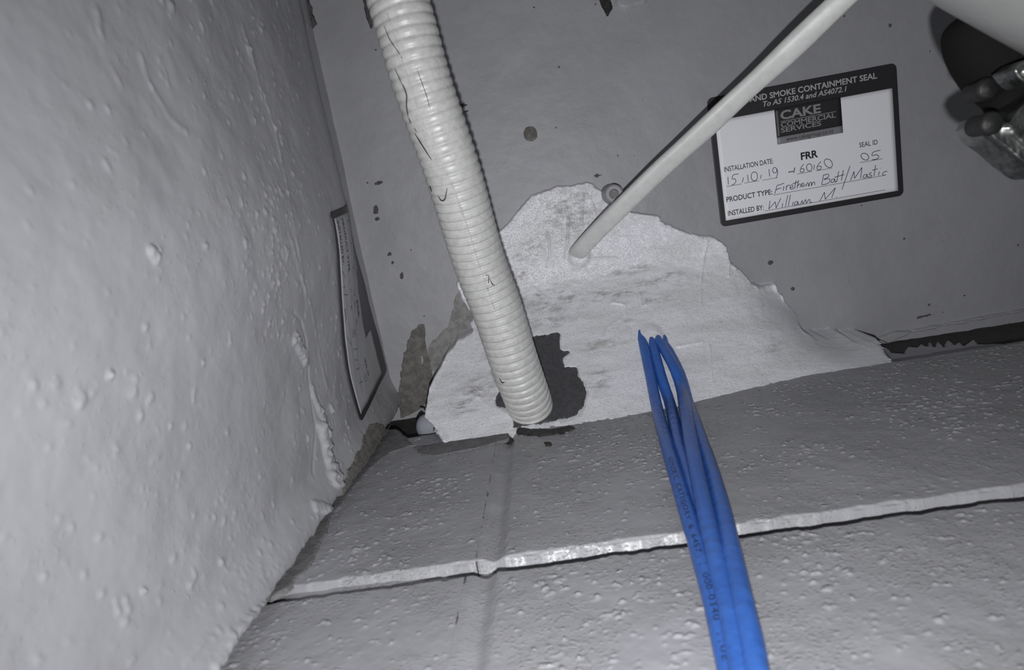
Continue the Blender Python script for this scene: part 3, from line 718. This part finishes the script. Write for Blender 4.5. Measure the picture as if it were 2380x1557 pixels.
def make_label(root, mapf, full=True, paper='lab_white'):
    def add(name, VF, mt, parent=root, smooth=True):
        V, Fc = VF; V = np.asarray(V, float); return obj(name, mapf(V[:, 0], V[:, 1], V[:, 2]), Fc, M[mt], parent, smooth)
    bk = add('backing', panel(0, 0, LW, LH, .00035, 40, 28, rad=.0042, thick=.0006), 'lab_dark')
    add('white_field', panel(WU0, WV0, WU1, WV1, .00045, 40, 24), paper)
    lb = add('logo_box', panel(lg[0], LV1, lg[1], WV1 + .0006, .00052, 16, 12), 'lab_dark')
    add('grey_strip', panel(lg[0], LV0, lg[1], LV1, .00052, 16, 4), 'lab_grey')
    by = {}
    for body, p0, p1, cap, bold, shear, mt in TXT: by.setdefault(mt, []).append(txt(body, p0, p1, cap, bold, shear))
    lines = []
    for a, b_ in LINES:
        a, b_ = zuv(*a), zuv(*b_); v_ = (a[1] + b_[1]) / 2; lines.append(stroke2d([(a[0], v_), (b_[0], v_)], .0003))
    by['print'] += lines
    a, b_ = zuv(808, 581), zuv(1297, 494); by['lab_logo'].append(stroke2d([(a[0], (a[1] + b_[1]) / 2), (b_[0], (a[1] + b_[1]) / 2)], .0005))
    names = {'lab_text': 'header_lettering', 'lab_logo': 'logo_lettering', 'print': 'printed_lettering'}
    for mt, parts in by.items():
        if not full and mt != 'print': continue      # cannot be made out on the edge-on label
        add(names[mt], join(parts, .00062), mt, smooth=False)
    if full: add('handwriting', join([stroke2d([zuv(*p) for p in s], .00048) for s in HAND], .00062), 'ink', smooth=False)
    else: add('handwriting', join([stroke2d([zuv(*p) for p in s], .0004) for s in HAND[::3]], .00062), 'ink', smooth=False)
l1 = empty('seal_label', (X0 + LW / 2, Y0 - LH / 2, CEIL), 'black-bordered white seal label with blue handwriting, facing the camera', 'label')
make_label(l1, lambda u, v, t: np.stack([X0 + u, Y0 - v, CEIL - .0004 - t], -1))
tl = np.array([-.0366, 2.4759]); tr = np.array([.1037, 2.4936]); eu = (tr - tl) / np.linalg.norm(tr - tl); ev = np.array([-eu[1], eu[0]])
bl = tl - ev * LH
def map2(u, v, t):
    y = bl[0] + u * eu[0] + v * ev[0]; z = bl[1] + u * eu[1] + v * ev[1]
    return np.stack([left_x(y, z) + .0007 + t, y, z], -1)
c2 = map2(np.array([LW / 2]), np.array([LH / 2]), np.array([0.]))[0]
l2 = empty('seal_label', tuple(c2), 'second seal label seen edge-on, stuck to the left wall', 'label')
make_label(l2, map2, False, 'lab_shaded')

# ------------------------------------------------------------------ small fixings
def lathe(profile, n=24):       # (r, h) along -z
    V = []; Fc = []
    for r, h in profile:
        for k in range(n): t = 2 * math.pi * k / n; V.append((r * math.cos(t), r * math.sin(t), -h))
    for i in range(len(profile) - 1):
        for k in range(n): Fc.append((i * n + k, i * n + (k + 1) % n, (i + 1) * n + (k + 1) % n, (i + 1) * n + k))
    return np.array(V), Fc
pb = at_z(1420, 452, .5)
pg = empty('anchor_plug', tuple(pb), 'painted round anchor plug in the soffit beside the white cable', 'plug')
V, Fc = lathe([(.0088, -.001), (.0082, .002), (.0074, .010), (.0070, .019), (.0064, .0208), (.0050, .0212), (.0034, .0210), (.0032, .0190), (0.0001, .0190)], 32)
obj('plug_body', V + pb, Fc, M['ceil'], pg)
V, Fc = lathe([(.0030, .0185), (.0030, .0212), (.0022, .0220), (.0016, .0212), (.0001, .0205)], 20)
obj('plug_pin', V + pb, Fc, M['raw_grey'], pg)
# foam rod tucked into the gap at the left end of the seal
fa = at_y(972, 990, H - .001); fb = fa + np.array([.045, .006, -.006])
V, Fc = tube(resample(catmull([fa, (fa + fb) / 2 + [0, 0, -.001], fb], 10), .002)[0], np.full(200, .0098), 28)
Pf = resample(catmull([fa, (fa + fb) / 2, fb], 10), .002)[0]
rf = .0095 * np.minimum(1, .55 + .45 * np.sqrt(np.clip(np.arange(len(Pf)) / 3.0, 0, 1)))
V, Fc = tube(Pf, rf, 28)
fo = obj('foam_rod', V, Fc, M['foam'], base=tuple(fa)); tag(fo, 'grey foam backing rod end poking out left of the seal', 'foam')

# ------------------------------------------------------------------ out-of-focus pipework, top right
pc = [at_z(x, y, W) for x, y, W in ((1976, -405, .26), (2196, -277, .26), (2401, -157, .26), (2596, -45, .26), (2846, 100, .26))]
Pp = resample(catmull(pc, 12), .004)[0]
V, Fc = tube(Pp, np.full(len(Pp), .0325), 40)
pipe = obj('waste_pipe', V, Fc, M['pipe'], base=tuple(pc[2])); tag(pipe, 'blurred grey-white pipe crossing the top right corner', 'pipe')
jc = at_z(2330, 130, .29)
fit = empty('pipe_clamp', tuple(jc), 'dark pipe clamp with shiny cast metal body under the white pipe', 'clamp')
def blob(pts, rads, nseg=26):
    Pq, s_ = resample(catmull(pts, 14), .0015); k = np.linspace(0, len(rads) - 1, len(Pq)); rr = np.interp(k, range(len(rads)), rads)
    e = np.minimum(np.arange(len(Pq)), np.arange(len(Pq))[::-1]) * .0015; rr = rr * np.sqrt(np.clip(1 - (1 - np.clip(e / .008, 0, 1)) ** 2, .02, 1))
    return tube(Pq, rr, nseg)
V, Fc = blob([at_z(x, y, W) for x, y, W in ((2268, 20, .29), (2278, 80, .29), (2310, 130, .29), (2360, 175, .29), (2430, 210, .29))], [.012, .0145, .0160, .0165, .016])
obj('rubber_liner', V, Fc, M['rubber'], fit)
V, Fc = blob([at_z(x, y, W) for x, y, W in ((2330, 190, .285), (2345, 240, .285), (2365, 280, .285))], [.010, .009, .009])
obj('clamp_lug', V, Fc, M['rubber'], fit)
# cast body: rounded slab with a raised rib
def slab(outline, W, th, mt, name, parent, ins=.002):
    O = np.array([at_z(x, y, W) for x, y in outline]); c = O.mean(0); n = len(O)
    rings = []
    for k, (sc_, dz) in enumerate(((1, th), (1, .002), (.985, 0), (.93, -.0022), (.84, -.0030), (.5, -.0022), (.45, -.0040), (.3, -.0048), (.02, -.0050))):
        rings.append(c + (O - c) * sc_ + np.array([0, 0, dz]))
    V = np.concatenate(rings); Fc = []
    for i in range(len(rings) - 1):
        for k in range(n): Fc.append((i * n + k, i * n + (k + 1) % n, (i + 1) * n + (k + 1) % n, (i + 1) * n + k))
    return obj(name, V, Fc, mt, parent)
slab(catmull([(x, y, 0) for x, y in ((2275, 292), (2292, 268), (2330, 285), (2368, 240), (2420, 215), (2480, 300), (2430, 410), (2372, 386), (2330, 350), (2292, 322), (2275, 292))], 5)[:-1, :2], .27, .014, M['metal'], 'clamp_body', fit)
slab(catmull([(x, y, 0) for x, y in ((2340, 165), (2372, 142), (2420, 140), (2440, 190), (2395, 205), (2360, 190), (2340, 165))], 4)[:-1, :2], .262, .008, M['metal'], 'clamp_tab', fit)
for x, y, W in ((2288, 208, .28), (2297, 288, .266)):
    p = at_z(x, y, W); V, Fc = lathe([(.0042, -.008), (.0042, -.001), (.0048, 0), (.0046, .002), (.0034, .0032), (.0001, .0036)], 20)
    obj('bolt', V + p, Fc, M['steel'], fit)
